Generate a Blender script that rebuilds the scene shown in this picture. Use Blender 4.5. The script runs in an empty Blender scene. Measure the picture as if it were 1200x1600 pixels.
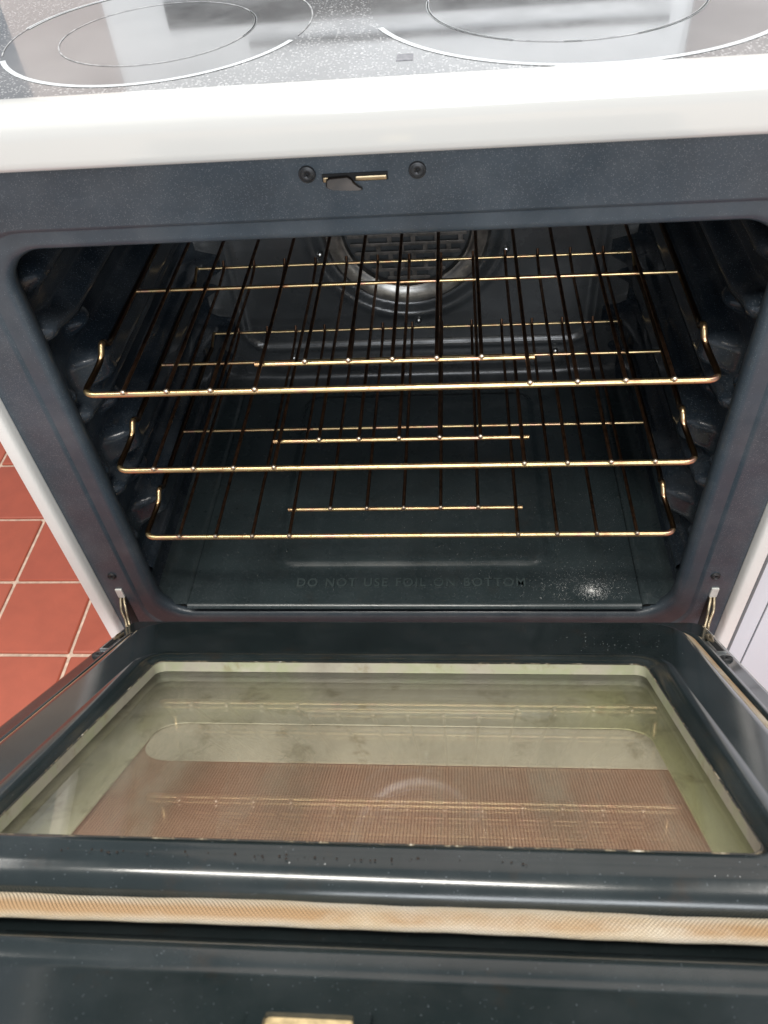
import bpy, bmesh, math, random
from mathutils import Vector, Matrix
random.seed(7)
scene = bpy.context.scene
col = scene.collection

# ------------------------------------------------------------------ camera
F_PX = 1241.71
CAM = Vector((0.0599, -0.5913, 1.0362))
YAW, PITCH, ROLL = 0.1309, 0.8138, -0.1058
cyw, syw, cpt, spt = math.cos(YAW), math.sin(YAW), math.cos(PITCH), math.sin(PITCH)
fw = Vector((-syw * cpt, cyw * cpt, -spt))
r0 = Vector((cyw, syw, 0))
u0 = r0.cross(fw)
cr, sr = math.cos(ROLL), math.sin(ROLL)
rv = cr * r0 + sr * u0
uv = -sr * r0 + cr * u0
cam_data = bpy.data.cameras.new("camera")
cam_data.sensor_fit = 'VERTICAL'
cam_data.sensor_height = 24.0
cam_data.lens = 24.0 * F_PX / 1600.0
cam_data.clip_start = 0.02
cam_data.clip_end = 60
cam_data.dof.use_dof = True
cam_data.dof.focus_distance = 0.86
cam_data.dof.aperture_fstop = 8.0
cam = bpy.data.objects.new("camera", cam_data)
M = Matrix.Identity(4)
for i in range(3):
    M[i][0], M[i][1], M[i][2], M[i][3] = rv[i], uv[i], -fw[i], CAM[i]
cam.matrix_world = M
col.objects.link(cam)
scene.camera = cam

# ------------------------------------------------------------------ world, lamps, exposure
world = bpy.data.worlds.new("World")
scene.world = world
world.use_nodes = True
bg = world.node_tree.nodes['Background']
bg.inputs['Color'].default_value = (0.80, 0.88, 1.0, 1)
bg.inputs['Strength'].default_value = 0.42

def area(name, loc, target, sx, sy, power, color):
    d = bpy.data.lights.new(name, 'AREA')
    d.shape = 'RECTANGLE'; d.size = sx; d.size_y = sy
    d.energy = power; d.color = color
    o = bpy.data.objects.new(name, d)
    o.location = loc
    o.rotation_euler = (Vector(target) - Vector(loc)).to_track_quat('-Z', 'Y').to_euler()
    col.objects.link(o)
    return o
area("ceiling_lamp_front", (-0.25, -0.75, 2.45), (-0.2, -0.55, 0), 1.25, 0.16, 35, (1.0, 0.96, 0.88))
area("ceiling_lamp_right", (1.15, -0.35, 2.45), (0.8, -0.3, 0), 1.25, 0.16, 27, (1.0, 0.96, 0.90))
area("ceiling_lamp_left", (-1.5, -0.2, 2.45), (-1.2, -0.2, 0), 1.25, 0.16, 27, (1.0, 0.96, 0.90))
area("window_daylight", (0.4, -3.2, 1.7), (0, 0.3, 0.45), 1.8, 1.5, 92, (0.92, 0.96, 1.0))

scene.view_settings.view_transform = 'Standard'
scene.view_settings.look = 'None'
scene.view_settings.gamma = 1.0
scene.view_settings.exposure = 0.0
scene.render.engine = 'CYCLES'
scene.cycles.max_bounces = 10
scene.cycles.transparent_max_bounces = 16
scene.cycles.sample_clamp_indirect = 6.0

# ------------------------------------------------------------------ material helpers
class NT:
    def __init__(s, name):
        s.m = bpy.data.materials.new(name); s.m.use_nodes = True
        s.t = s.m.node_tree; s.t.nodes.clear()
        s.out = s.n('ShaderNodeOutputMaterial')
        s.tc = s.n('ShaderNodeTexCoord').outputs['Object']
    def n(s, typ, **kw):
        nd = s.t.nodes.new(typ)
        for k, v in kw.items():
            if k.startswith('i_'):
                nd.inputs[k[2:].replace('_', ' ')].default_value = v
            else:
                setattr(nd, k, v)
        return nd
    def l(s, a, b): s.t.links.new(a, b)
    def noise(s, scale, detail=2, rough=.5, vec=None):
        nd = s.n('ShaderNodeTexNoise'); nd.inputs['Scale'].default_value = scale
        nd.inputs['Detail'].default_value = detail; nd.inputs['Roughness'].default_value = rough
        s.l(vec or s.tc, nd.inputs['Vector']); return nd.outputs['Fac']
    def voro(s, scale, vec=None):
        nd = s.n('ShaderNodeTexVoronoi'); nd.inputs['Scale'].default_value = scale
        s.l(vec or s.tc, nd.inputs['Vector']); return nd
    def ramp(s, fac, stops):
        nd = s.n('ShaderNodeValToRGB'); cr_ = nd.color_ramp
        while len(cr_.elements) < len(stops): cr_.elements.new(.5)
        for e, (p, c) in zip(cr_.elements, stops):
            e.position = p; e.color = c if len(c) == 4 else (*c, 1)
        s.l(fac, nd.inputs['Fac']); return nd.outputs['Color']
    def math(s, op, a, b=None, c=None):
        nd = s.n('ShaderNodeMath', operation=op)
        for i, x in enumerate((a, b, c)):
            if x is None: continue
            if isinstance(x, (int, float)): nd.inputs[i].default_value = x
            else: s.l(x, nd.inputs[i])
        return nd.outputs[0]
    def mix(s, fac, a, b):
        nd = s.n('ShaderNodeMix', data_type='RGBA')
        for i, x in ((0, fac), (6, a), (7, b)):
            if isinstance(x, (int, float)): nd.inputs[i].default_value = x
            elif isinstance(x, tuple): nd.inputs[i].default_value = (*x, 1) if len(x) == 3 else x
            else: s.l(x, nd.inputs[i])
        return nd.outputs[2]
    def bump(s, h, strength=.2, dist=.001):
        nd = s.n('ShaderNodeBump'); nd.inputs['Strength'].default_value = strength
        nd.inputs['Distance'].default_value = dist; s.l(h, nd.inputs['Height']); return nd.outputs[0]
    def bsdf(s, color, rough=.5, metal=0, normal=None, coat=0, coat_rough=.05, spec=.5):
        b = s.n('ShaderNodeBsdfPrincipled')
        for k, x in (('Base Color', color), ('Roughness', rough), ('Metallic', metal), ('Coat Weight', coat), ('Coat Roughness', coat_rough), ('Specular IOR Level', spec)):
            if isinstance(x, (int, float)): b.inputs[k].default_value = x
            elif isinstance(x, tuple): b.inputs[k].default_value = (*x, 1)
            else: s.l(x, b.inputs[k])
        if normal: s.l(normal, b.inputs['Normal'])
        s.l(b.outputs[0], s.out.inputs['Surface']); return b
    def map(s, scale):
        nd = s.n('ShaderNodeMapping'); nd.inputs['Scale'].default_value = scale
        s.l(s.tc, nd.inputs['Vector']); return nd.outputs[0]

def enamel(name, base, rough=.28, speck=.55, speck_scale=330, stain=0.0, coat=.2, dust=0.0, peel=.05):
    t = NT(name)
    v = t.voro(speck_scale)
    rnd = t.n('ShaderNodeSeparateColor'); t.l(v.outputs['Color'], rnd.inputs[0])
    dot = t.math('LESS_THAN', v.outputs['Distance'], .34)
    gate = t.math('GREATER_THAN', rnd.outputs[0], 1 - speck)
    bright = t.math('MULTIPLY', t.math('MULTIPLY', dot, gate), t.math('POWER', rnd.outputs[1], 2.5))
    c1 = t.ramp(t.noise(9, 4, .6), [(.3, tuple(x * .8 for x in base)), (.7, tuple(x * 1.25 for x in base))])
    c = t.mix(bright, c1, (.115, .13, .145))
    if dust:
        dm = t.ramp(t.noise(14, 5, .65), [(.45, (0, 0, 0)), (.8, (dust, dust, dust))])
        c = t.mix(dm, c, (.16, .17, .18))
    if stain:
        sm = t.ramp(t.noise(30, 6, .7), [(.58, (0, 0, 0)), (.78, (stain, stain, stain))])
        c = t.mix(sm, c, (.035, .022, .012))
    rg = t.ramp(t.noise(16, 4, .6), [(.35, (rough * .75,) * 3), (.7, (rough * 1.35,) * 3)])
    nb = t.bump(t.noise(260, 2), peel, .0008)
    t.bsdf(c, rg, 0, nb, coat=coat, coat_rough=.12)
    return t.m

MAT = {}
MAT['frame'] = enamel('speckled blue black enamel', (.030, .043, .056), .45, .9, 950, dust=.25)
MAT['cavity'] = enamel('cavity enamel', (.013, .019, .026), .22, .4, 800, dust=.25, coat=.5)
MAT['floorpan'] = enamel('floor pan enamel', (.026, .037, .040), .27, .6, 900, dust=.08, stain=.25)
MAT['lettering'] = enamel('lighter lettering enamel', (.045, .062, .063), .36, .6, 900)  # lighter tone than the floor pan
MAT['backwall'] = enamel('back wall enamel', (.034, .037, .039), .30, .5, 800, dust=.15, coat=.3)
MAT['door'] = enamel('door enamel', (.012, .018, .019), .20, .04, 950, stain=.6, coat=.6, dust=.1)

def simple(name, color, rough=.4, metal=0, coat=0, var=.12, scale=20, spec=.5):
    t = NT(name)
    c = t.ramp(t.noise(scale, 4, .6), [(.3, tuple(x * (1 - var) for x in color)), (.7, tuple(min(1, x * (1 + var)) for x in color))])
    t.bsdf(c, rough, metal, coat=coat, spec=spec)
    return t.m
MAT['white'] = simple('white porcelain enamel', (.52, .518, .50), .16, 0, .9, .02, 4)
def white_side():
    t = NT('white textured steel')
    c = t.ramp(t.noise(6, 3), [(.3, (.66, .65, .62)), (.7, (.74, .73, .70))])
    t.bsdf(c, .4, 0, t.bump(t.noise(420, 1), .35, .0007)); return t.m
MAT['white_side'] = white_side()

def rod_mat(edge, name):
    t = NT(name)
    st = t.map((9, 9, 9))
    c = t.ramp(t.noise(3.2, 5, .62, st), [(.25, (.34, .16, .09)), (.38, (.60, .37, .20)), (.48, (.66, .52, .27)), (.56, (.70, .49, .27)), (.64, (.66, .37, .27)), (.73, (.56, .43, .23)), (.82, (.70, .57, .38))])
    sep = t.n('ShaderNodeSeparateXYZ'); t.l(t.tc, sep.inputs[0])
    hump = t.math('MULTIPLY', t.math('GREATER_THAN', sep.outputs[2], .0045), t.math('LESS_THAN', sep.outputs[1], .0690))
    rust_shade = t.math('MULTIPLY', t.math('GREATER_THAN', sep.outputs[1], .0100), t.math('SUBTRACT', 1.0, hump))  # brown rust; its dark tone also stands in for the sides' dark reflections
    rust_shade = t.math('MULTIPLY', rust_shade, .92 * edge)
    c = t.mix(rust_shade, c, (.055, .026, .015))
    pit = t.ramp(t.noise(420, 3, .7), [(.61, (0, 0, 0)), (.71, (1, 1, 1))])
    c = t.mix(pit, c, (.05, .03, .02))
    r = t.mix(pit, (.34, .34, .34), (.75, .75, .75))
    t.bsdf(c, r, 1.0, t.bump(t.noise(300, 2), .12, .0006)); return t.m
MAT['rod'] = rod_mat(0, 'heat tinted chrome rod')
MAT['frame_rod'] = rod_mat(1, 'heat tinted rod with rusted shaded sides')
MAT['wire'] = simple('dark brown wire', (.19, .105, .065), .36, 1, 0, .45, 120)  # even dark brown metal, darker than the rods
MAT['weld'] = simple('bright wire end', (.82, .66, .50), .38, 1, 0, .25, 300)
MAT['dark'] = simple('dark steel', (.035, .036, .038), .45, .4, 0, .3, 60)
MAT['latch'] = simple('brown steel latch', (.022, .016, .012), .38, .5, 0, .4, 90)
MAT['brass'] = simple('yellow zinc steel', (.55, .43, .27), .35, 1, 0, .3, 60)
MAT['steel'] = simple('galvanised steel', (.62, .62, .60), .3, 1, 0, .25, 80)
MAT['zinc'] = simple('dull zinc', (.62, .62, .58), .5, .15, 0, .2, 80)
MAT['rusty'] = simple('worn hinge steel', (.45, .37, .25), .4, .9, 0, .5, 110)
MAT['slot'] = simple('black gap', (.004, .004, .004), .8)
MAT['fanring'] = simple('grey fan baffle', (.20, .195, .185), .30, .85, 0, .45, 60)
MAT['grille'] = simple('brown grey fan grille', (.10, .092, .085), .42, .3, 0, .5, 90)
MAT['blade'] = simple('fan blade steel', (.55, .52, .48), .35, 1, 0, .3, 60)

def glass_mat(name, tint, ior, rough=0.0, extra=0.0, film=0):
    t = NT(name)
    tr = t.n('ShaderNodeBsdfTransparent'); tr.inputs[0].default_value = (*tint, 1)
    gl = t.n('ShaderNodeBsdfGlossy'); gl.inputs['Roughness'].default_value = rough
    fr = t.n('ShaderNodeFresnel'); fr.inputs['IOR'].default_value = ior
    ge = t.n('ShaderNodeNewGeometry')
    iv = t.math('MULTIPLY_ADD', ge.outputs['Backfacing'], 1 / ior - ior, ior); t.l(iv, fr.inputs['IOR'])
    fac = t.math('ADD', fr.outputs[0], extra)
    m1 = t.n('ShaderNodeMixShader'); t.l(fac, m1.inputs[0]); t.l(tr.outputs[0], m1.inputs[1]); t.l(gl.outputs[0], m1.inputs[2])
    last = m1.outputs[0]
    if film:
        df = t.n('ShaderNodeBsdfDiffuse'); df.inputs[0].default_value = (.30, .29, .22, 1)
        k = t.ramp(t.noise(11, 6, .68, t.map((1.6, .55, 1))), [(.38, (film * .2,) * 3), (.54, (film,) * 3), (.66, (film * 3.5,) * 3)])
        m2 = t.n('ShaderNodeMixShader'); t.l(k, m2.inputs[0]); t.l(last, m2.inputs[1]); t.l(df.outputs[0], m2.inputs[2]); last = m2.outputs[0]
    t.l(last, t.out.inputs['Surface']); return t.m
MAT['pane'] = glass_mat('greasy oven door glass', (.98, .98, .96), 1.95, .001, .0, .05)

MAT['thin_pane'] = glass_mat('inner layer of door glass', (.98, .98, .97), 1.45, .002, .0, .03)
def shield_mat():
    t = NT('stained door liner')
    c = t.ramp(t.noise(5.5, 5, .6), [(.28, (.80, .75, .64)), (.48, (.90, .85, .73)), (.64, (.86, .83, .60)), (.80, (.70, .56, .38))])
    sx = t.n('ShaderNodeSeparateXYZ'); t.l(t.tc, sx.inputs[0])
    gr = t.math('MULTIPLY', t.ramp(t.math('ADD', sx.outputs[0], t.math('MULTIPLY', t.noise(6, 4, .6), .25)), [(.20, (0, 0, 0)), (.36, (1, 1, 1))]), .75)
    c = t.mix(gr, c, (.76, .76, .40))
    sp = t.ramp(t.noise(26, 7, .75), [(.54, (0, 0, 0)), (.64, (.5, .5, .5)), (.76, (.75, .75, .75))])
    c = t.mix(sp, c, (.30, .24, .12))
    t.bsdf(c, .45, .25); return t.m
MAT['shield'] = shield_mat()
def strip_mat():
    t = NT('stained pale reflection strip')  # colour of the added strip that stands in for a reflection
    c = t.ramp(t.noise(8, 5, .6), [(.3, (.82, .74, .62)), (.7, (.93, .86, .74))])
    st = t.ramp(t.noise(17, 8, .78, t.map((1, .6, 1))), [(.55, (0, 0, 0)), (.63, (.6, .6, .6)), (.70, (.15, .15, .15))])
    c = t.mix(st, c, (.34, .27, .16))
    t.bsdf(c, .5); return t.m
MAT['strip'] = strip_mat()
def trim_mat():
    t = NT('stained aluminium trim')
    c = t.ramp(t.noise(9, 6, .7), [(.28, (.26, .24, .20)), (.45, (.38, .36, .30)), (.55, (.34, .36, .24)), (.66, (.44, .42, .36)), (.82, (.20, .15, .09))])
    d = t.ramp(t.noise(40, 6, .75), [(.56, (0, 0, 0)), (.70, (.7, .7, .7))])
    c = t.mix(d, c, (.22, .18, .10))
    t.bsdf(c, .42, .3); return t.m
MAT['trimmetal'] = trim_mat()

def mesh_mat():
    t = NT('printed dot screen on outer glass')
    sep = t.n('ShaderNodeSeparateXYZ'); t.l(t.tc, sep.inputs[0])
    k = 2 * math.pi / .0033
    a = t.math('SINE', t.math('MULTIPLY', t.math('ADD', sep.outputs[0], sep.outputs[1]), k * .707))
    b = t.math('SINE', t.math('MULTIPLY', t.math('SUBTRACT', sep.outputs[0], sep.outputs[1]), k * .707))
    s = t.math('MULTIPLY', a, b)
    hole = t.math('GREATER_THAN', s, .12)
    df = t.n('ShaderNodeBsdfPrincipled'); df.inputs['Base Color'].default_value = (.66, .43, .33, 1); df.inputs['Roughness'].default_value = .4
    tr = t.n('ShaderNodeBsdfTransparent'); tr.inputs[0].default_value = (.92, .9, .88, 1)
    m1 = t.n('ShaderNodeMixShader'); t.l(hole, m1.inputs[0]); t.l(df.outputs[0], m1.inputs[1]); t.l(tr.outputs[0], m1.inputs[2])
    t.l(m1.outputs[0], t.out.inputs['Surface']); return t.m
MAT['dots'] = mesh_mat()

def gasket_mat():
    t = NT('woven fibreglass gasket')
    w = t.n('ShaderNodeUVMap'); sep = t.n('ShaderNodeSeparateXYZ'); t.l(w.outputs[0], sep.inputs[0])
    ku = t.math('MULTIPLY', sep.outputs[0], math.pi / .0024); kv = t.math('MULTIPLY', sep.outputs[1], math.pi * 20)
    a = t.math('SINE', t.math('ADD', ku, kv)); b = t.math('SINE', t.math('SUBTRACT', ku, kv))
    wv = t.math('ABSOLUTE', t.math('MULTIPLY', a, b))
    st = t.map((6, 16, 16))
    c = t.ramp(t.noise(3.4, 6, .66, st), [(.30, (.84, .78, .68)), (.48, (.80, .71, .56)), (.60, (.76, .64, .46)), (.72, (.83, .75, .62)), (.88, (.60, .44, .28))])
    dv = t.math('ABSOLUTE', t.math('SUBTRACT', sep.outputs[1], .17))
    band = t.ramp(dv, [(.04, (1, 1, 1)), (.15, (0, 0, 0))])
    sc = t.math('MULTIPLY', band, t.ramp(t.noise(5, 5, .65, t.map((1.6, 3, 3))), [(.36, (.05, .05, .05)), (.56, (.9, .9, .9))]))
    c = t.mix(sc, c, (.50, .29, .13))
    c = t.mix(t.ramp(wv, [(.08, (0, 0, 0)), (.5, (1, 1, 1))]), t.mix(.62, c, (.22, .15, .08)), t.mix(.15, c, (.35, .24, .14)))
    t.bsdf(c, .8, 0, t.bump(wv, .9, .0010)); return t.m
MAT['gasket'] = gasket_mat()

def cooktop_mat():
    t = NT('speckled glass cooktop')
    v = t.voro(400)
    rnd = t.n('ShaderNodeSeparateColor'); t.l(v.outputs['Color'], rnd.inputs[0])
    thr = t.math('MULTIPLY_ADD', rnd.outputs[0], .32, .10)
    dot = t.math('LESS_THAN', v.outputs['Distance'], thr)
    sep = t.n('ShaderNodeSeparateXYZ'); t.l(t.tc, sep.inputs[0])
    def outside(cx, cy, r):
        dx = t.math('SUBTRACT', sep.outputs[0], cx); dy = t.math('SUBTRACT', sep.outputs[1], cy)
        d = t.math('SQRT', t.math('ADD', t.math('MULTIPLY', dx, dx), t.math('MULTIPLY', dy, dy)))
        return t.math('GREATER_THAN', d, r)
    o = t.math('MULTIPLY', outside(-.181, .142, .127), outside(.1654, .1724, .1715))
    k = t.math('MULTIPLY', t.math('MULTIPLY', dot, o), .62)
    c = t.mix(k, (.050, .051, .055), (.56, .57, .58))
    refl_haze = t.ramp(t.noise(8, 5, .6), [(.30, (.05, .05, .05)), (.75, (.30, .30, .30))])  # grey mixed into the colour, imitating a stronger room reflection
    c = t.mix(refl_haze, c, (.5, .5, .5))
    t.bsdf(c, t.ramp(t.noise(20, 5, .6), [(.35, (.06, .06, .06)), (.75, (.17, .17, .17))]), 0, t.bump(dot, .04, .0003), coat=.6, coat_rough=.05, spec=1.0); return t.m
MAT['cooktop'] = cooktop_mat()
MAT['ring'] = simple('printed white ring', (.60, .64, .67), .3, 0, 0, .12, 60)
MAT['ring_thin'] = simple('worn grey ring', (.30, .31, .32), .35, 0, 0, .7, 120)

def tile_mat():
    t = NT('red quarry tile')
    oi = t.n('ShaderNodeObjectInfo')
    base = t.ramp(oi.outputs['Random'], [(0, (.34, .076, .044)), (.5, (.38, .092, .053)), (1, (.36, .083, .046))])
    nz = t.ramp(t.noise(24, 6, .65), [(.3, (.88, .88, .88)), (.75, (1.1, 1.08, 1.05))])
    nd = t.n('ShaderNodeMix', data_type='RGBA', blend_type='MULTIPLY'); nd.inputs[0].default_value = .8
    t.l(base, nd.inputs[6]); t.l(nz, nd.inputs[7])
    sc = t.ramp(t.noise(60, 4, .8, t.map((1, 5, 1))), [(.66, (0, 0, 0)), (.80, (.35, .35, .35))])
    c = t.mix(sc, nd.outputs[2], (.50, .30, .24))
    t.bsdf(c, .5, 0, t.bump(t.noise(90, 5, .7), .25, .001)); return t.m
MAT['tile'] = tile_mat()
MAT['grout'] = simple('sandy grout', (.58, .44, .34), .85, 0, 0, .25, 90)
MAT['insul'] = simple('scorched yellow insulation', (.62, .48, .26), .6, .2, 0, .5, 90)
MAT['guard'] = simple('white backguard enamel', (.80, .82, .84), .25, 0, .3, .03, 4)
MAT['mark'] = simple('grey printed mark', (.16, .16, .18), .25, 0, 0, .3, 200)
MAT['wall'] = simple('pale painted wall', (.52, .48, .47), .6, 0, 0, .06, 5)
MAT['cabinet'] = simple('white laminate', (.60, .63, .67), .4, 0, 0, .02, 3)
MAT['powder'] = simple('white powder', (.80, .80, .78), .9)
MAT['crumb'] = simple('burnt crumb', (.02, .012, .008), .8)
MAT['seal'] = None
def seal_mat():
    t = NT('flaking white window sealant')
    c = t.ramp(t.noise(70, 5, .75), [(.52, (.03, .028, .024)), (.60, (.20, .16, .10)), (.70, (.70, .68, .60))])
    t.bsdf(c, .7, 0, t.bump(t.noise(300, 3), .6, .001)); return t.m
MAT['seal'] = seal_mat()

# ------------------------------------------------------------------ mesh helpers
def empty(name, loc=(0, 0, 0), rot=(0, 0, 0), parent=None):
    o = bpy.data.objects.new(name, None); o.location = loc; o.rotation_euler = rot
    o.empty_display_size = .05; col.objects.link(o)
    if parent: o.parent = parent
    return o
def obj(name, verts, faces, mat, parent=None, smooth=True, sharp=None, uvs=None):
    me = bpy.data.meshes.new(name); me.from_pydata([tuple(v) for v in verts], [], faces)
    bm = bmesh.new(); bm.from_mesh(me); bmesh.ops.recalc_face_normals(bm, faces=bm.faces)
    bm.to_mesh(me); bm.free()
    me.materials.append(MAT[mat] if isinstance(mat, str) else mat)
    if smooth:
        for p in me.polygons: p.use_smooth = True
        if sharp:
            me.set_sharp_from_angle(angle=math.radians(sharp))
    o = bpy.data.objects.new(name, me); col.objects.link(o)
    if parent: o.parent = parent
    if smooth and sharp and len(faces) < 3000 and not name.startswith(('wire', 'screw', 'bolt')) and not name.endswith('rod'):
        w = o.modifiers.new('weighted_normal', 'WEIGHTED_NORMAL'); w.keep_sharp = True; w.weight = 100
    return o
def fromdata(name, me, parent=None, loc=None):
    o = bpy.data.objects.new(name, me); col.objects.link(o)
    if parent: o.parent = parent
    if loc: o.location = loc
    return o
def rrect(x0, x1, y0, y1, r, n=10):
    pts = []
    for cx, cy, a0 in ((x1 - r, y1 - r, 0), (x0 + r, y1 - r, 90), (x0 + r, y0 + r, 180), (x1 - r, y0 + r, 270)):
        for i in range(n + 1):
            a = math.radians(a0 + 90 * i / n)
            pts.append((cx + r * math.cos(a), cy + r * math.sin(a)))
    return pts
def bridge(rings, close_first=False, close_last=False):
    n = len(rings[0]); v = []; f = []
    for rg in rings: v += rg
    for k in range(len(rings) - 1):
        for i in range(n):
            j = (i + 1) % n
            f.append((k * n + i, k * n + j, (k + 1) * n + j, (k + 1) * n + i))
    if close_first: f.append(tuple(range(n)))
    if close_last: f.append(tuple(range((len(rings) - 1) * n, len(rings) * n)))
    return v, f
def tube_data(pts, r, seg=8, caps=True, rx=None):
    pts = [Vector(p) for p in pts]; n = len(pts); rings = []
    T = [(pts[min(i + 1, n - 1)] - pts[max(i - 1, 0)]).normalized() for i in range(n)]
    up = Vector((0, 0, 1)) if abs(T[0].z) < .9 else Vector((1, 0, 0))
    a = T[0].cross(up).normalized()
    for i in range(n):
        a = (a - T[i] * a.dot(T[i])).normalized(); b = T[i].cross(a)
        rr = r[i] if isinstance(r, (list, tuple)) else r
        rings.append([tuple(pts[i] + (a * math.cos(2 * math.pi * k / seg) + b * math.sin(2 * math.pi * k / seg)) * rr) for k in range(seg)])
    return bridge(rings, caps, caps)
def tube(name, pts, r, mat, parent, seg=8):
    v, f = tube_data(pts, r, seg); return obj(name, v, f, mat, parent, True, 50)
def fillet(pts, r, n=6):
    pts = [Vector(p) for p in pts]; out = [pts[0]]
    for i in range(1, len(pts) - 1):
        p = pts[i]; a = (pts[i - 1] - p); b = (pts[i + 1] - p)
        d = min(r, a.length * .49, b.length * .49)
        A = p + a.normalized() * d; B = p + b.normalized() * d
        for k in range(n + 1):
            t = k / n; out.append(A * (1 - t) ** 2 + p * 2 * t * (1 - t) + B * t * t)
    out.append(pts[-1]); return out
def subdiv_path(pts, maxlen):
    out = [pts[0]]
    for a, b in zip(pts, pts[1:]):
        k = max(1, int((b - a).length / maxlen))
        for i in range(1, k + 1): out.append(a + (b - a) * i / k)
    return out
def box(name, x0, x1, y0, y1, z0, z1, mat, parent, bev=.001):
    bm = bmesh.new(); bmesh.ops.create_cube(bm, size=1)
    for v in bm.verts:
        v.co = ((x0 + x1) / 2 + v.co.x * (x1 - x0), (y0 + y1) / 2 + v.co.y * (y1 - y0), (z0 + z1) / 2 + v.co.z * (z1 - z0))
    if bev: bmesh.ops.bevel(bm, geom=bm.edges[:], offset=bev, segments=2, affect='EDGES', profile=.5)
    v = [x.co.copy() for x in bm.verts]; bm.verts.index_update(); f = [tuple(y.index for y in x.verts) for x in bm.faces]
    bm.free(); return obj(name, v, f, mat, parent, True, 35)
def lathe(name, prof, origin, axis, mat, parent, seg=32, sharp=40):
    ax = Vector(axis).normalized(); t = Vector((1, 0, 0)) if abs(ax.x) < .9 else Vector((0, 1, 0))
    a = ax.cross(t).normalized(); b = ax.cross(a); o = Vector(origin); rings = []
    for r, h in prof:
        rings.append([tuple(o + ax * h + (a * math.cos(2 * math.pi * k / seg) + b * math.sin(2 * math.pi * k / seg)) * max(r, 1e-5)) for k in range(seg)])
    v, f = bridge(rings); return obj(name, v, f, mat, parent, True, sharp)
def sm(a, b, x):
    t = max(0, min(1, (x - a) / (b - a))); return t * t * (3 - 2 * t)

# ================================================================== THE SETTING
floor = obj('floor', [(-3, -3, 0), (3, -3, 0), (3, 3, 0), (-3, 3, 0)], [(0, 1, 2, 3)], 'grout', None, False)
floor['kind'] = 'structure'; floor['label'] = 'red quarry tile floor with sandy grout lines'
P, G = .1468, .0060
def tile_mesh(k):
    h = (P - G) / 2; rnd = random.Random(k); rings = []
    for off, z in ((0, .0002), (.0006, .0030), (.0022, .0042)):
        rg = []
        for i, (x, y) in enumerate(rrect(-h + off, h - off, -h + off, h - off, .002, 2)):
            rg.append((x + rnd.uniform(-.0004, .0004), y + rnd.uniform(-.0004, .0004), z))
        rings.append(rg)
    v, f = bridge(rings, False, True)
    o = obj('tile', v, f, 'tile', None, True, 30); me = o.data; bpy.data.objects.remove(o); return me
TM = [tile_mesh(k) for k in range(4)]
for i in range(-5, 8):
    for j in range(-6, 6):
        x = -.6245 + i * P; y = .147 + j * P
        if x > -.34 and y > .10: continue
        if x > .60: continue
        o = fromdata('tile', random.choice(TM), floor, (x, y, .0)); o.rotation_euler.z = random.choice((0, 1, 2, 3)) * math.pi / 2
        o.location.z = random.uniform(0, .0006)
for i in range(8, 11):
    for j in range(-6, 1):
        o = fromdata('tile', random.choice(TM), floor, (-.6245 + i * P, .147 + j * P, 0))

wall = obj('wall', [(-.56, .64, 0), (1.6, .64, 0), (1.6, .64, 2.5), (-.56, .64, 2.5), (-.56, .70, 0), (1.6, .70, 0), (1.6, .70, 2.5), (-.56, .70, 2.5)], [(0, 1, 2, 3), (4, 5, 6, 7), (0, 1, 5, 4), (1, 2, 6, 5), (2, 3, 7, 6), (3, 0, 4, 7)], 'wall', None, False)
wall['kind'] = 'structure'; wall['label'] = 'pale kitchen wall behind the range'
# ================================================================== THE RANGE
RANGE = empty('oven_range', (0, 0, 0))
RANGE['label'] = 'white electric range with dark enamel oven standing open on the tiled floor'
RANGE['category'] = 'oven'
B, ZT, ZB, YBACK, ZFL = .3210, .7239, .2116, .470, .220
XW = .336
# ---- front frame, rolled lip and throat of the cavity, one pressed sheet
def ringXZ(hw, z0, z1, r, Y): return [(x, Y, z) for x, z in rrect(-hw, hw, z0, z1, r, 12)]
rings = [ringXZ(.383, .115, 0.8025, .004, .012), ringXZ(.383, .115, 0.8025, .004, .0),
         ringXZ(.3475, .176, .7450, .053, .0), ringXZ(.3448, .179, .7428, .0515, .0005),
         ringXZ(.3432, .181, .7415, .050, .0024), ringXZ(.3420, .1825, .7403, .0495, .0026),
         ringXZ(.3300, .198, .7310, .044, .0022), ringXZ(.3255, .2045, .7275, .042, .0027), ringXZ(.3228, .209, .7254, .041, .0046), ringXZ(B, ZB, ZT, .040, .0085),
         ringXZ(B, ZB, ZT, .040, .0130), ringXZ(.3225, .210, 0.7260, .040, .0200), ringXZ(.330, .204, 0.7355, .040, .026), ringXZ(.345, .200, 0.7485, .03, .030)]
v, f = bridge(rings)
obj('front_frame', v, f, 'frame', RANGE, True, 60)
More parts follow.
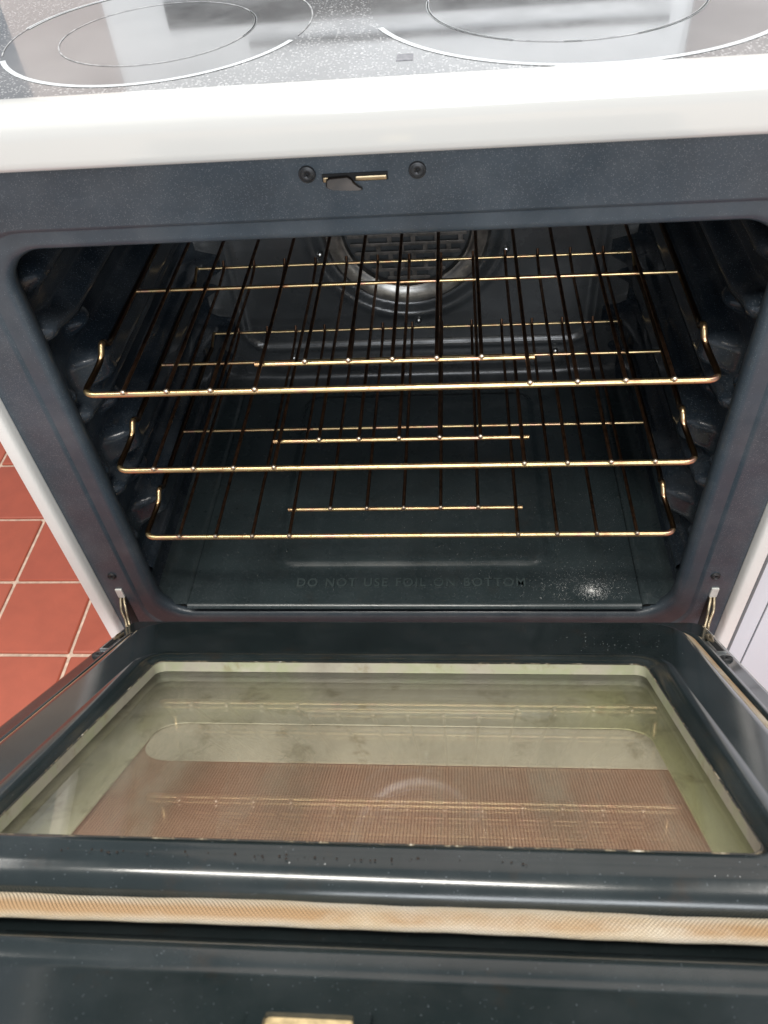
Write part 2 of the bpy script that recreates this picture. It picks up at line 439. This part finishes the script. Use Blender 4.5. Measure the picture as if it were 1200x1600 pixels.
# ---- cavity shell
CAV = empty('oven_cavity', (0, 0, 0), parent=RANGE)
RZ = [.5737, .4712, .3629]
def wall_x(y, z):
    b = 0.0
    for zr in RZ:
        # ledge that carries the rack
        zc = zr - .026
        k = sm(zc - .024, zc - .008, z) * (1 - sm(zr - .0085, zr - .0030, z)) * sm(.050, .085, y)
        b = max(b, .033 * k)
        # small stop nub at the ledge mouth
        d = math.hypot((y - .026) / .013, (z - (zr - .022)) / .013); b = max(b, .014 * (1 - sm(.3, 1, d)))
        # guard rib above the rack, its nose dips to the front
        zg = zr + .044 + .010 * (1 - sm(.03, .09, y))
        hw = .011
        d = abs(z - zg) / hw
        k = (1 - sm(.35, 1.25, d)) * sm(.010, .032, y)
        b = max(b, .020 * k)
        # dimple swelling between rib and ledge
        d = math.hypot((y - .105) / .030, (z - (zr + .020)) / .016); b = max(b, .016 * (1 - sm(.2, 1, d)))
    d = abs(z - .283) / .0115
    b = max(b, .017 * (1 - sm(.3, 1.25, d)) * sm(-.004, .018, y))
    d = abs(z - .672) / .013
    b = max(b, .016 * (1 - sm(.3, 1.25, d)) * sm(.03, .06, y))
    # cove into the floor
    b += .016 * (1 - sm(0, .028, z - ZFL)) ** 2
    b += .02 * sm(.43, .475, y) ** 2
    return XW - b
NY, NZ = 78, 120
for sg in (-1, 1):
    v = []; f = []
    for i in range(NY + 1):
        y = .020 + (YBACK + .008 - .020) * i / NY
        for j in range(NZ + 1):
            z = ZFL - .010 + (.748 - ZFL + .010) * j / NZ
            v.append((sg * wall_x(y, z), y, z))
    for i in range(NY):
        for j in range(NZ):
            a = i * (NZ + 1) + j; f.append((a, a + 1, a + NZ + 2, a + NZ + 1))
    obj('side_wall', v, f, 'cavity', CAV)
obj('ceiling_panel', [(-.35, .02, .745), (.35, .02, .745), (.35, .49, .745), (-.35, .49, .745)], [(0, 1, 2, 3)], 'cavity', CAV, False)
# back wall: heightfield with pressed panel and fan recess
FX, FZ = -.006, .491
def back_y(x, z):
    d = 0
    q = max(abs(x) / .262 - 0, 0)
    # pressed groove round a wide panel (rounded rectangle outline)
    hx, z0, z1, r = .272, .294, .71, .035
    cx = max(abs(x) - (hx - r), 0); zc = max((z0 + r) - z, z - (z1 - r), 0)
    e = math.hypot(cx, zc) - r
    d -= .004 * math.exp(-(e / .004) ** 2)
    d += .003 * sm(.002, -.006, e) if e < .01 else 0
    rr = math.hypot(x - FX, z - FZ)
    d += .010 * (1 - sm(.128, .140, rr))
    d -= .003 * math.exp(-((rr - .143) / .006) ** 2)
    # cove to floor
    d -= .022 * (1 - sm(0, .03, z - ZFL)) ** 2
    # low swelling near the floor
    d -= .006 * math.exp(-((z - .258) / .012) ** 2) * (1 - sm(.22, .25, abs(x)))
    return YBACK + d
v = []; f = []; NX, NZ = 150, 120
for i in range(NX + 1):
    x = -.34 + .68 * i / NX
    for j in range(NZ + 1):
        z = ZFL - .008 + (.748 - ZFL + .008) * j / NZ
        v.append((x, back_y(x, z), z))
for i in range(NX):
    for j in range(NZ):
        a = i * (NZ + 1) + j; f.append((a, a + 1, a + NZ + 2, a + NZ + 1))
obj('back_wall', v, f, 'backwall', CAV)
# fixed floor margin below the removable pan
def floor_grid(name, x0, x1, y0, y1, nx, ny, zf, mat):
    v = []; f = []
    for i in range(nx + 1):
        for j in range(ny + 1):
            x = x0 + (x1 - x0) * i / nx; y = y0 + (y1 - y0) * j / ny; v.append((x, y, zf(x, y)))
    for i in range(nx):
        for j in range(ny):
            a = i * (ny + 1) + j; f.append((a, a + 1, a + ny + 2, a + ny + 1))
    return obj(name, v, f, mat, CAV)
for sg in (-1, 1):
    a, b_ = sorted((sg * .2885, sg * .336))
    floor_grid('floor_margin', a, b_, .012, .485, 14, 30, lambda x, y: ZFL + .0045 - .004 * (1 - sm(.012, .03, y)) + .010 * sm(.31, .336, abs(x)) ** 2 - .0035 * (1 - sm(.2885, .2915, abs(x))), 'floorpan')
floor_grid('floor_base', -.336, .336, .0125, .485, 4, 4, lambda x, y: ZFL - .004, 'slot')
def pan_z(x, y):
    hx, y0, y1, r = .183, .069, .430, .028
    cx = max(abs(x) - (hx - r), 0); yc = max((y0 + r) - y, y - (y1 - r), 0)
    e = math.hypot(cx, yc) - r
    z = ZFL + .0040 + .0042 * (1 - sm(-.009, .0, e))
    z += .0028 * (1 - sm(.007, .015, y)) - .006 * (1 - sm(.004, .009, y)) ** 2
    z += .0025 * sm(.45, .475, y)
    return z
floor_grid('floor_pan', -.2870, .2870, .004, .475, 140, 118, pan_z, 'floorpan')
# embossed lettering on the pan
cu = bpy.data.curves.new('lettering', 'FONT'); cu.body = 'DO NOT USE FOIL ON BOTTOM'
cu.size = .0190; cu.space_character = 1.22; cu.space_word = 1.25; cu.extrude = .0013; cu.offset = .0003; cu.align_x = 'CENTER'
to = bpy.data.objects.new('lettering', cu); col.objects.link(to)
bpy.context.view_layer.update()
me = bpy.data.meshes.new_from_object(to.evaluated_get(bpy.context.evaluated_depsgraph_get()))
bpy.data.objects.remove(to)
xs = [q.co.x for q in me.vertices]; wtxt = max(xs) - min(xs)
for q in me.vertices: q.co.x *= .295 / wtxt
me.materials.clear(); me.materials.append(MAT['lettering'])
lt = fromdata('lettering', me, CAV, (.000, .0370, ZFL + .0042))
# bolts on the back wall
for bx, bz in ((.006, .337), (-.135, .452), (.136, .452), (-.20, .275), (.22, .275)):
    lathe('bolt', [(0, -.005), (.003, -.0045), (.0045, -.003), (.005, 0), (.005, .004)], (bx, back_y(bx, bz) - .0, bz), (0, 1, 0), 'steel', CAV, 12)
# fan behind a slotted cover
FY = YBACK + .006
lathe('fan_baffle', [(.122, .003), (.121, -.006), (.116, -.010), (.104, -.009), (.098, -.004), (.094, -.003), (.092, .004)], (FX, FY, FZ), (0, 1, 0), 'fanring', CAV, 56)
cover = empty('fan_cover', (0, 0, 0), parent=CAV)
# grille bars: horizontal rails and short stagger posts
nrow = 12; rh = .0142; R_ = .0870
for k in range(nrow + 1):
    z = FZ - R_ + .006 + k * (2 * R_ - .012) / nrow
    w = math.sqrt(max(R_ ** 2 - (z - FZ) ** 2, 0))
    pts = [Vector((FX - w, FY, z)), Vector((FX, FY, z)), Vector((FX + w, FY, z))]
    box('grille_rail', FX - w, FX + w, FY - .0012, FY + .0012, z - .0026, z + .0026, 'grille', CAV, .0008)
    if k < nrow:
        zz = z + (2 * R_ - .012) / nrow / 2; h2 = (2 * R_ - .012) / nrow / 2
        step = .034; x = FX - .093 + (step / 2 if k % 2 else 0)
        while x < FX + .094:
            if math.hypot(x - FX, zz - FZ) < R_ - .006:
                box('grille_post', x - .0034, x + .0034, FY - .001, FY + .001, zz - h2 + .0022, zz + h2 - .0022, 'grille', CAV, .0005)
            x += step
bpy.data.objects.remove(cover)
lathe('fan_housing', [(.105, -.002), (.105, .03), (.0, .031)], (FX, FY, FZ), (0, 1, 0), 'slot', CAV, 32)
for k in range(9):
    a = 2 * math.pi * k / 9 + .2
    d = Vector((math.cos(a), 0, math.sin(a))); p_ = Vector((-math.sin(a), 0, math.cos(a)))
    o_ = Vector((FX, FY + .012, FZ)); th = .0006
    q = [o_ + d * .022 - p_ * .006, o_ + d * .082 - p_ * .012, o_ + d * .082 + p_ * .010 + Vector((0, .012, 0)), o_ + d * .022 + p_ * .008 + Vector((0, .010, 0))]
    obj('fan_blade', q + [x + Vector((0, th, 0)) for x in q], [(0, 1, 2, 3), (4, 5, 6, 7), (0, 1, 5, 4), (1, 2, 6, 5), (2, 3, 7, 6), (3, 0, 4, 7)], 'blade', CAV, False)
lathe('fan_hub', [(0, -.004), (.006, -.003), (.007, .0), (.016, .002), (.018, .014)], (FX, FY + .010, FZ), (0, 1, 0), 'blade', CAV, 20)

# ---- latch and frame screws
LATCH = empty('door_latch', (-.0025, 0, .0138), parent=RANGE)
box('latch_slot', -.0355, .0145, -.0010, .004, .7580, .7645, 'slot', LATCH, .0006)
box('strike_bar', -.010, .0135, -.0022, .002, .7588, .7622, 'brass', LATCH, .0008)
box('strike_bar', -.0345, -.030, -.0020, .002, .7585, .7622, 'brass', LATCH, .0006)
v = [(-.0322, -.0016, .7612), (-.0300, -.0018, .7626), (-.0160, -.0018, .7634), (-.0128, -.0018, .7610), (-.0118, -.0022, .7588), (-.0078, -.0030, .7556), (-.0052, -.0036, .7546), (-.0050, -.0042, .7539), (-.0066, -.0046, .7534), (-.0140, -.0050, .7537), (-.0270, -.0046, .7545), (-.0308, -.0040, .7555), (-.0325, -.0030, .7566)]
n = len(v); cxl = sum(q[0] for q in v) / n; czl = sum(q[2] for q in v) / n
r1 = [(x, y - .0022, z) for x, y, z in v]; r2 = [(cxl + (x - cxl) * .93, y - .0031, czl + (z - czl) * .86) for x, y, z in v]
vv, ff = bridge([v, r1, r2], True, True)
lv = obj('latch_lever', vv, ff, 'latch', LATCH, True, 70)
def screw(loc, axis, r, parent, mat='dark'):
    ax = Vector(axis)
    o = lathe('screw', [(0.0012, .0016), (.0022, .0020), (r * .55, .0024), (r * .72, .0019), (r * .78, .0024), (r * .93, .0021), (r, .0010), (r, -.0005)], loc, axis, mat, parent, 24)
    return o
for x, z in ((-.0489, .7787), (.0342, .7780)):
    s_ = screw((x, 0, z), (0, -1, 0), .0066, RANGE)
    for a in (0, math.pi / 2):
        c_, n_ = math.cos(a + .35), math.sin(a + .35)
        q = [(x + c_ * u - n_ * w, -.0026, z + n_ * u + c_ * w) for u, w in ((-.0022, -.0004), (.0022, -.0004), (.0022, .0004), (-.0022, .0004))]
        obj('screw_recess', q, [(0, 1, 2, 3)], 'slot', s_, False)
for x, z in ((-.3626, .2947), (.3581, .2915)):
    screw((x, 0, z), (0, -1, 0), .0055, RANGE)

# ---- white body
for sg in (-1, 1):
    # folded side panel: front nosing, return to the dark frame
    prof = [(.3835, .0045), (.3838, -.006), (.3850, -.0105), (.3875, -.0125), (.394, -.0130), (.3985, -.0120), (.4000, -.0085), (.4000, .62), (.3835, .62)]
    n = len(prof)
    v = [(sg * x, y, .012) for x, y in prof] + [(sg * x, y, .8010) for x, y in prof]
    f = [(i, (i + 1) % n, n + (i + 1) % n, n + i) for i in range(n)] + [tuple(range(n)), tuple(range(n, 2 * n))]
    obj('side_panel', v, f, 'white_side', RANGE, True, 50)
box('drawer_front', -.380, .380, -.012, .010, .030, .112, 'white', RANGE, .004)
# cooktop nosing
prof = [(.000, .8270), (-.002, .8296), (-.006, .8306), (-.015, .8302), (-.0225, .8284), (-.0270, .8258), (-.0298, .8222), (-.0312, .8170), (-.0316, .8100), (-.0316, .7960), (-.0312, .7915), (-.0300, .7890), (-.0275, .7878), (.012, .7880)]
n = len(prof); N = 3
v = []
for x in (-.402, -.4005, .4005, .402):
    e = .0015 if abs(x) > .401 else 0
    v += [(x, y + e * (1 if y < -.01 else 0), z - e * (1 if z > .82 else 0)) for y, z in prof]
f = [(k * n + i, k * n + i + 1, (k + 1) * n + i + 1, (k + 1) * n + i) for k in range(3) for i in range(n - 1)]
TOP = empty('cooktop', (0, 0, .0146), parent=RANGE)
obj('front_nosing', v, f, 'white', TOP, True, 70)
box('side_rail', -.402, -.385, .002, .60, .788, .8290, 'white', TOP, .003)
box('side_rail', .385, .402, .002, .60, .788, .8290, 'white', TOP, .003)
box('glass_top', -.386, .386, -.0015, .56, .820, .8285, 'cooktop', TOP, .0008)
def arc(name, cx, cy, r, w, a0, a1, mat, n=72):
    v = []; f = []
    for i in range(n + 1):
        a = math.radians(a0 + (a1 - a0) * i / n)
        for rr in (r - w / 2, r + w / 2): v.append((cx + rr * math.cos(a), cy + rr * math.sin(a), .82885))
    f = [(2 * i, 2 * i + 1, 2 * i + 3, 2 * i + 2) for i in range(n)]
    return obj(name, v, f, mat, TOP, False)
arc('burner_ring', -.181, .142, .1278, .0042, 206, 337, 'ring')
arc('burner_ring', -.181, .142, .1278, .0012, -18, 200, 'ring_thin')
arc('burner_ring', -.181, .142, .1278, .0042, 100, 168, 'ring')
arc('inner_ring', -.181, .137, .0812, .0012, 0, 360, 'ring_thin')
arc('inner_ring', -.181, .137, .0812, .0016, -20, 30, 'ring')
arc('burner_ring', .1654, .1724, .1726, .0044, 202, 350, 'ring')
arc('inner_ring', .1522, .1607, .1111, .0012, 160, 380, 'ring_thin')
arc('inner_ring', .1522, .1607, .1111, .0020, 292, 350, 'ring')
arc('inner_ring', .1522, .1607, .1111, .0020, 175, 245, 'ring')
arc('inner_ring', .1522, .1607, .1111, .0022, 264, 271, 'ring')
box('indicator_mark', .021, .033, .030, .044, .8286, .82880, 'mark', TOP, 0)
# backguard behind the cooktop (seen in the cooktop's reflection)
BG = empty('backguard', (0, 0, .0146), parent=RANGE)
box('guard_panel', -.385, .36, .545, .62, .8290, 1.10, 'guard', BG, .012)
box('control_glass', -.30, .33, .5400, .5440, .905, .935, 'dark', BG, .002)
box('control_glass', -.20, .33, .5400, .5440, .955, .962, 'dark', BG, .002)
# body rear and belly so that no light leaks in
box('body_shell', -.383, .383, .50, .60, .03, .80, 'slot', RANGE, 0)
box('body_belly', -.383, .383, .02, .50, .03, .19, 'slot', RANGE, 0)

# ================================================================== THE DOOR
TILT, HZ = .6401, .2510
DOOR = empty('oven_door', (0, 0, HZ), (-TILT, 0, 0), RANGE)
DOOR['label'] = 'dark enamel oven door hanging half open with stained window'
def D(x, l, h): return (x, -l, h)
def ringD(hw, l0, l1, r, h, n=12): return [D(x, l, h) for x, l in rrect(-hw, hw, l0, l1, r, n)]
GW, G0, G1 = .2351, .2199, .5157
HP = -.0112
rings = [ringD(.3035, .0850, .5460, .034, -.046), ringD(.3035, .0852, .5455, .034, -.020), ringD(.3025, .0862, .5440, .034, -.0120), ringD(.3000, .0885, .5405, .034, -.0060), ringD(.2960, .0925, .5355, .034, -.0022),
         ringD(.2905, .0985, .5300, .033, -.0004), ringD(.2600, .1930, .5290, .034, 0.0),
         ringD(.2575, .1955, .5270, .033, .0008), ringD(.2535, .2000, .5245, .029, .0024), ringD(.2470, .2070, .5215, .023, .0026),
         ringD(.2410, .2135, .5190, .017, .0010), ringD(.2372, .2176, .5172, .013, -.0012), ringD(.2356, .2194, .5161, .0115, -.0030), ringD(.2351, .2199, .5157, .0110, -.0050)]
v, f = bridge(rings)
obj('inner_panel', v, f, 'door', DOOR, True, 60)
# crusted sealant line round the window
v, f = bridge([ringD(.2362, .2188, .5166, .0120, -.0018), ringD(.2352, .2198, .5158, .0112, -.0002), ringD(.2343, .2207, .5149, .0100, -.0006)])
obj('window_seal', v, f, 'seal', DOOR)
# pale metal surround, its foot standing on the inner pane
v, f = bridge([ringD(.2346, .2204, .5152, .0100, -.0012), ringD(.2346, .2204, .5152, .0100, HP + .0002)])
obj('window_surround', v, f, 'trimmetal', DOOR, True, 40)
def slab(name, hw, l0, l1, r, h0, h1, mat):
    v, f = bridge([ringD(hw, l0, l1, r, h0, 6), ringD(hw, l0, l1, r, h1, 6)], True, True)
    return obj(name, v, f, mat, DOOR, True, 30)
slab('inner_pane', .2540, .1990, .5300, .008, HP - .0030, HP, 'pane')
slab('middle_pane', .2600, .1900, .5330, .008, HP - .0190, HP - .0160, 'thin_pane')
# stained liner and its window, dot screen and added strip imitating a pale reflection
HL = HP - .0205
X0, X1, L0 = -.2060, .2215, .2900
def rr2(x0, x1, l0, l1, r, h): return [D(x, l, h) for x, l in rrect(x0, x1, l0, l1, r, 12)]
v, f = bridge([rr2(-.285, .285, .13, .538, .02, HL), rr2(X0, X1, L0, .5345, .024, HL), rr2(X0 + .0004, X1 - .0004, L0 + .0004, .534, .024, HL - .0008)])
obj('window_liner', v, f, 'shield', DOOR, False)
v, f = bridge([rr2(-.285, .285, .135, .5385, .02, HL + .0008), rr2(-.285, .285, .135, .5385, .02, -.0080)])
obj('liner_wall', v, f, 'trimmetal', DOOR, False)
slab('dot_screen', .2500, .260, .5380, .02, HL - .0036, HL - .0028, 'dots')
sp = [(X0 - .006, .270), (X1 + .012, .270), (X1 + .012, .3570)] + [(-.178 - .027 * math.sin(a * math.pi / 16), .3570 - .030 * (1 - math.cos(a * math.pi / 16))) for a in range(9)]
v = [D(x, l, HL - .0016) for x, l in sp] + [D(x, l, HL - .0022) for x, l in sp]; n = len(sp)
obj('reflection_strip', v, [tuple(range(n)), tuple(range(n, 2 * n))] + [(i, (i + 1) % n, n + (i + 1) % n, n + i) for i in range(n)], 'strip', DOOR, False)
# outer flange with two pressed bends, then flat margin
DL1, FH = .680, -.0280
rings = [ringD(.3020, .0870, .5445, .034, -.0352), ringD(.3060, .0800, .5482, .034, -.0345), ringD(.3130, .0650, .5625, .036, -.0340),
         ringD(.3142, .0630, .5648, .036, -.0300), ringD(.3160, .0610, .5672, .036, -.0262), ringD(.3185, .058, .5712, .036, -.0246),
         ringD(.3210, .055, .5750, .036, -.0226), ringD(.3240, .052, .5785, .036, -.0214), ringD(.3270, .049, .5825, .036, -.0218), ringD(.3310, .045, .5880, .036, -.0250), ringD(.3340, .042, .5930, .034, FH),
         ringD(.3450, .012, DL1 - .010, .012, FH), ringD(.3490, .009, DL1 - .004, .012, FH - .0016), ringD(.3505, .0085, DL1 - .002, .012, FH - .006)]
v, f = bridge(rings); obj('door_flange', v, f, 'door', DOOR, True, 60)
rings = [ringD(.3506, .0083, DL1 - .0018, .012, FH - .0052), ringD(.3530, .006, DL1, .013, FH - .0050), ringD(.3540, .0055, DL1 + .001, .013, FH - .0065), ringD(.3540, .0055, DL1 + .001, .013, -.062), ringD(.351, .009, DL1 - .002, .012, -.066), ringD(.262, .20, .555, .02, -.066), ringD(.260, .202, .553, .02, -.050)]
v, f = bridge(rings); obj('outer_skin', v, f, 'white', DOOR, True, 50)
slab('outer_pane', .261, .201, .554, .02, -.0635, -.0600, 'thin_pane')
# gasket: flattened braided tube round the door
base = rrect(-.3086, .3086, .076, .5535, .036, 10)
loop = [Vector((x, l, 0)) for x, l in base]; loop.append(loop[0].copy())
loop = subdiv_path(loop, .005)[:-1]
n = len(loop); rings = []; seg = 16; ulen = 0; us = []
for i, p in enumerate(loop):
    t = (loop[(i + 1) % n] - loop[i - 1]).normalized(); nn = Vector((t.y, -t.x, 0))
    wob = .0005 * math.sin(ulen * 13) + .0004 * math.sin(ulen * 41 + 1.3) + .0002 * math.sin(ulen * 131)
    front = sm(.50, .54, p.y)
    w = (.0046 + .0049 * front) * (1 + .04 * math.sin(ulen * 37)); hh = .0050 - .0010 * front
    c = p + nn * wob * front
    hc = -.0175 - .0035 * front
    rings.append([D(c.x + nn.x * w * math.cos(2 * math.pi * k / seg), c.y + nn.y * w * math.cos(2 * math.pi * k / seg), hc + hh * math.sin(2 * math.pi * k / seg)) for k in range(seg)])
    us.append(ulen); ulen += (loop[(i + 1) % n] - p).length
v = [q for rg in rings for q in rg]; f = []
for i in range(n):
    for k in range(seg):
        f.append((i * seg + k, i * seg + (k + 1) % seg, ((i + 1) % n) * seg + (k + 1) % seg, ((i + 1) % n) * seg + k))
me = bpy.data.meshes.new('gasket'); me.from_pydata(v, [], f); me.materials.append(MAT['gasket'])
uvm = me.uv_layers.new(name='UVMap')
for p in me.polygons:
    p.use_smooth = True
    i, k = divmod(p.index, seg)
    for li, (di, dk) in zip(p.loop_indices, ((0, 0), (0, 1), (1, 1), (1, 0))):
        uvm.data[li].uv = (us[(i + di)] if i + di < n else ulen, (k + dk) / seg)
bm = bmesh.new(); bm.from_mesh(me); bmesh.ops.recalc_face_normals(bm, faces=bm.faces); bm.to_mesh(me); bm.free()
fromdata('gasket', me, DOOR)
# latch pocket near the free edge
def pkr(w, l0, l1, h): return [D(x - .012, l, h) for x, l in rrect(-w, w, l0, l1, .002, 4)]
v, f = bridge([pkr(.0300, .6135, .650, FH - .001), pkr(.0295, .6142, .6495, FH + .0026), pkr(.0215, .6165, .647, FH + .0026), pkr(.0208, .6172, .6462, FH - .001)])
obj('latch_plate', v, f, 'door', DOOR, True, 40)
v, f = bridge([pkr(.0210, .6170, .6465, FH + .0002), pkr(.0200, .6180, .6455, FH + .0006)], False, True)
obj('latch_pocket', v, f, 'insul', DOOR, True, 40)

# ---- hinges
t_ = TILT
def dw(x, l, h): return Vector((x, -l * math.cos(t_) + h * math.sin(t_), HZ + l * math.sin(t_) + h * math.cos(t_)))
for sg in (-1, 1):
    HG = empty('door_hinge', (0, 0, 0), parent=RANGE)
    x = sg * .3630
    box('hinge_plate', x - .0042, x + .0042, -.0022, .001, .2530, .2690, 'zinc', HG, .0005)
    box('hinge_slot', x - .0052, x + .0052, -.0008, .002, .175, .2535, 'slot', HG, .0004)
    xe = sg * .3380
    e_ = dw(xe, .090, FH + .001)
    for off in (-.0022, .0022):
        pts = fillet([(x + off, .002, .2545), (x + off, -.004, .2490), (x - sg * .002 + off * 1.5, -.013, .2420), (x - sg * .004 + off * .8, -.019, .2300), (x - sg * .008 + off, -.030, .2240), (xe + off, e_.y + .012, e_.z - .006), tuple(e_)], .006, 5)
        tube('hinge_arm', pts, .0017, 'rusty', HG, 8)
    pts = fillet([(x, .0, .242), (x - sg * .002, -.012, .234), (x - sg * .003, -.016, .222), (x - sg * .006, -.026, .2180)], .006, 4)
    tube('hinge_claw', pts, [.0034] + [.0028] * (len(pts) - 2) + [.0014], 'dark', HG, 8)
    box('hinge_bracket', xe - .0055, xe + .0055, -.116, -.082, FH - .002, FH + .0022, 'steel', DOOR, .0006)
    box('hinge_gap', xe - .0032, xe + .0032, -.1135, -.0845, FH + .001, FH + .0028, 'slot', DOOR, .0003)
    s_ = screw(D(xe, .132, FH), (0, 0, 1), .0068, DOOR)

# ================================================================== OVEN RACKS
S, HW, YF, YR, YC, YB = .0432, .3015, .0052, .0475, .1930, .4098
ZO = .0056
def make_rack(label):
    R = empty('oven_rack', (0, 0, 0))
    R['label'] = label; R['category'] = 'oven rack'; R['group'] = 'wire racks in the oven'
    zr = -.0030
    side = []
    # one continuous perimeter rod: rear, hump, front, hump, rear
    left = [(-.2990, YB - .030, zr), (-HW, YB - .08, zr), (-HW, .098, zr), (-HW + .003, .084, zr + .004), (-HW + .0055, .071, zr + .0165), (-HW + .0055, .065, zr + .0165), (-HW + .0045, .058, zr + .006), (-HW + .002, .046, zr + .0015), (-HW, YF, zr)]
    right = [(-x, y, z) for x, y, z in reversed(left)]
    pts = fillet(left + right, .013, 6)
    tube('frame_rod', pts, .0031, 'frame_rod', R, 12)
    tube('cross_rod', [(-HW, YC, zr - .0002), (HW, YC, zr - .0002)], .0021, 'rod', R, 10)
    tube('recess_rod', [(-3.18 * S, YR, zr), (3.18 * S, YR, zr)], .0024, 'rod', R, 10)
    tube('back_rod', fillet([(-.2990, YB - .030, zr), (-.2993, YB - .004, zr + .010), (-.2993, YB, ZO + zr), (.2993, YB, ZO + zr), (.2993, YB - .004, zr + .010), (.2990, YB - .030, zr)], .008, 5), .0020, 'rod', R, 10)
    for i in range(-6, 7):
        y0 = (YR if abs(i) <= 2 else YF) - .0035
        zf = .0016
        kink = y0 + .035
        pts = [(i * S, y0, zf), (i * S, kink, zf), (i * S, YB - .050, zf), (i * S, YB - .012, zf + .004), (i * S, YB - .0045, ZO + .010)]
        w = tube('wire', fillet(pts, .012, 4), .0020, 'wire', R, 8)
        r_ = .0029
        lathe('wire_end', [(0.0, -.0014), (.0016, -.0012), (.0026, -.0004), (.0028, .0008), (.0024, .0020), (.0016, .0028)], (i * S, y0, zf - .0002), (0, 1, 0), 'weld', w, 12)
    return R
def copy_tree(o, parent=None):
    c = o.copy(); col.objects.link(c); c.parent = parent
    for ch in o.children: copy_tree(ch, c)
    return c
bpy.context.view_layer.update()
r1 = make_rack('topmost of the three gold tinted wire racks, just under the fan')
bpy.context.view_layer.update()
r2 = copy_tree(r1); r2['label'] = 'middle of the three gold tinted wire racks in the dark oven'
r3 = copy_tree(r1); r3['label'] = 'lowest of the three gold tinted wire racks, close above the oven floor'
for r_, z in zip((r1, r2, r3), RZ): r_.location = (0, 0, z)
r2.location.x = .0006; r3.location.x = -.0004

# ================================================================== CABINET TO THE RIGHT
CB = empty('white_cabinet', (.60, .05, 0))
CB['label'] = 'white cabinet front standing right of the oven'; CB['category'] = 'cabinet'
def cbox(name, x0, x1, y0, y1, z0, z1, mat, bev): return box(name, x0 - .60, x1 - .60, y0 - .05, y1 - .05, z0, z1, mat, CB, bev)
cbox('cabinet_body', .412, 1.0, .024, .60, .0, .86, 'cabinet', .001)
cbox('stile', .412, .4325, .004, .0235, .012, .86, 'cabinet', .001)
cbox('cabinet_door', .4345, .95, .004, .0235, .012, .86, 'cabinet', .0015)

# ================================================================== SPILLS
def grains(name, pts, mat, label, cat):
    v = []; f = []
    for x, y, z, r in pts:
        b = len(v); a = random.random() * 6.28
        for k in range(4): v.append((x + r * math.cos(a + k * 1.57) * random.uniform(.7, 1.2), y + r * math.sin(a + k * 1.57) * random.uniform(.7, 1.2), z + r * .2))
        v.append((x, y, z + r * .9)); v.append((x, y, z - r * .3))
        for k in range(4):
            f.append((b + k, b + (k + 1) % 4, b + 4)); f.append((b + (k + 1) % 4, b + k, b + 5))
    o = obj(name, v, f, mat, None, False); o['kind'] = 'stuff'; o['label'] = label; o['category'] = cat
    return o
pts = []
cx, cy = .229, .030
for k in range(1500):
    r = abs(random.gauss(0, .034)) if random.random() < .80 else abs(random.gauss(0, .015)); a = random.random() * 6.283
    x = cx + r * math.cos(a) * 1.15 - .008 * (r > .02); y = cy + r * math.sin(a) * .8
    if y < .012 or x > .280: continue
    pts.append((x, y, pan_z(x, y), random.uniform(.00015, .00042) * (1.25 if r < .012 else .9)))
for k in range(420):
    x = random.uniform(.02, .275) if random.random() < .7 else random.uniform(-.27, .2); y = random.uniform(.014, .20)
    pts.append((x, y, pan_z(x, y), random.uniform(.00015, .0004)))
grains('powder_spill', pts, 'powder', 'white powder spilled on the oven floor near its front right corner', 'powder')
def door_pts(n, fx, fl, h, r0_, r1_):
    out = []
    for k in range(n):
        p = dw(fx(), fl(), h); out.append((p.x, p.y, p.z, random.uniform(r0_, r1_)))
    return out
pts = door_pts(46, lambda: random.gauss(.215, .03), lambda: random.uniform(.14, .206), .0016, .00012, .00032)
pts += door_pts(14, lambda: random.uniform(-.06, .28), lambda: random.uniform(.5330, .5360), -.0018, .00015, .0004)
grains('door_powder', pts, 'powder', 'scattered white grains along the ridges of the open oven door', 'powder')
pts = door_pts(46, lambda: random.uniform(-.18, .1), lambda: random.uniform(.5295, .5335), -.0002, .0003, .0010)
pts += door_pts(20, lambda: random.uniform(-.28, .28), lambda: random.uniform(.11, .18), .0002, .0002, .0006)
grains('burnt_crumbs', pts, 'crumb', 'dark burnt crumbs on the oven door below the window', 'crumbs')
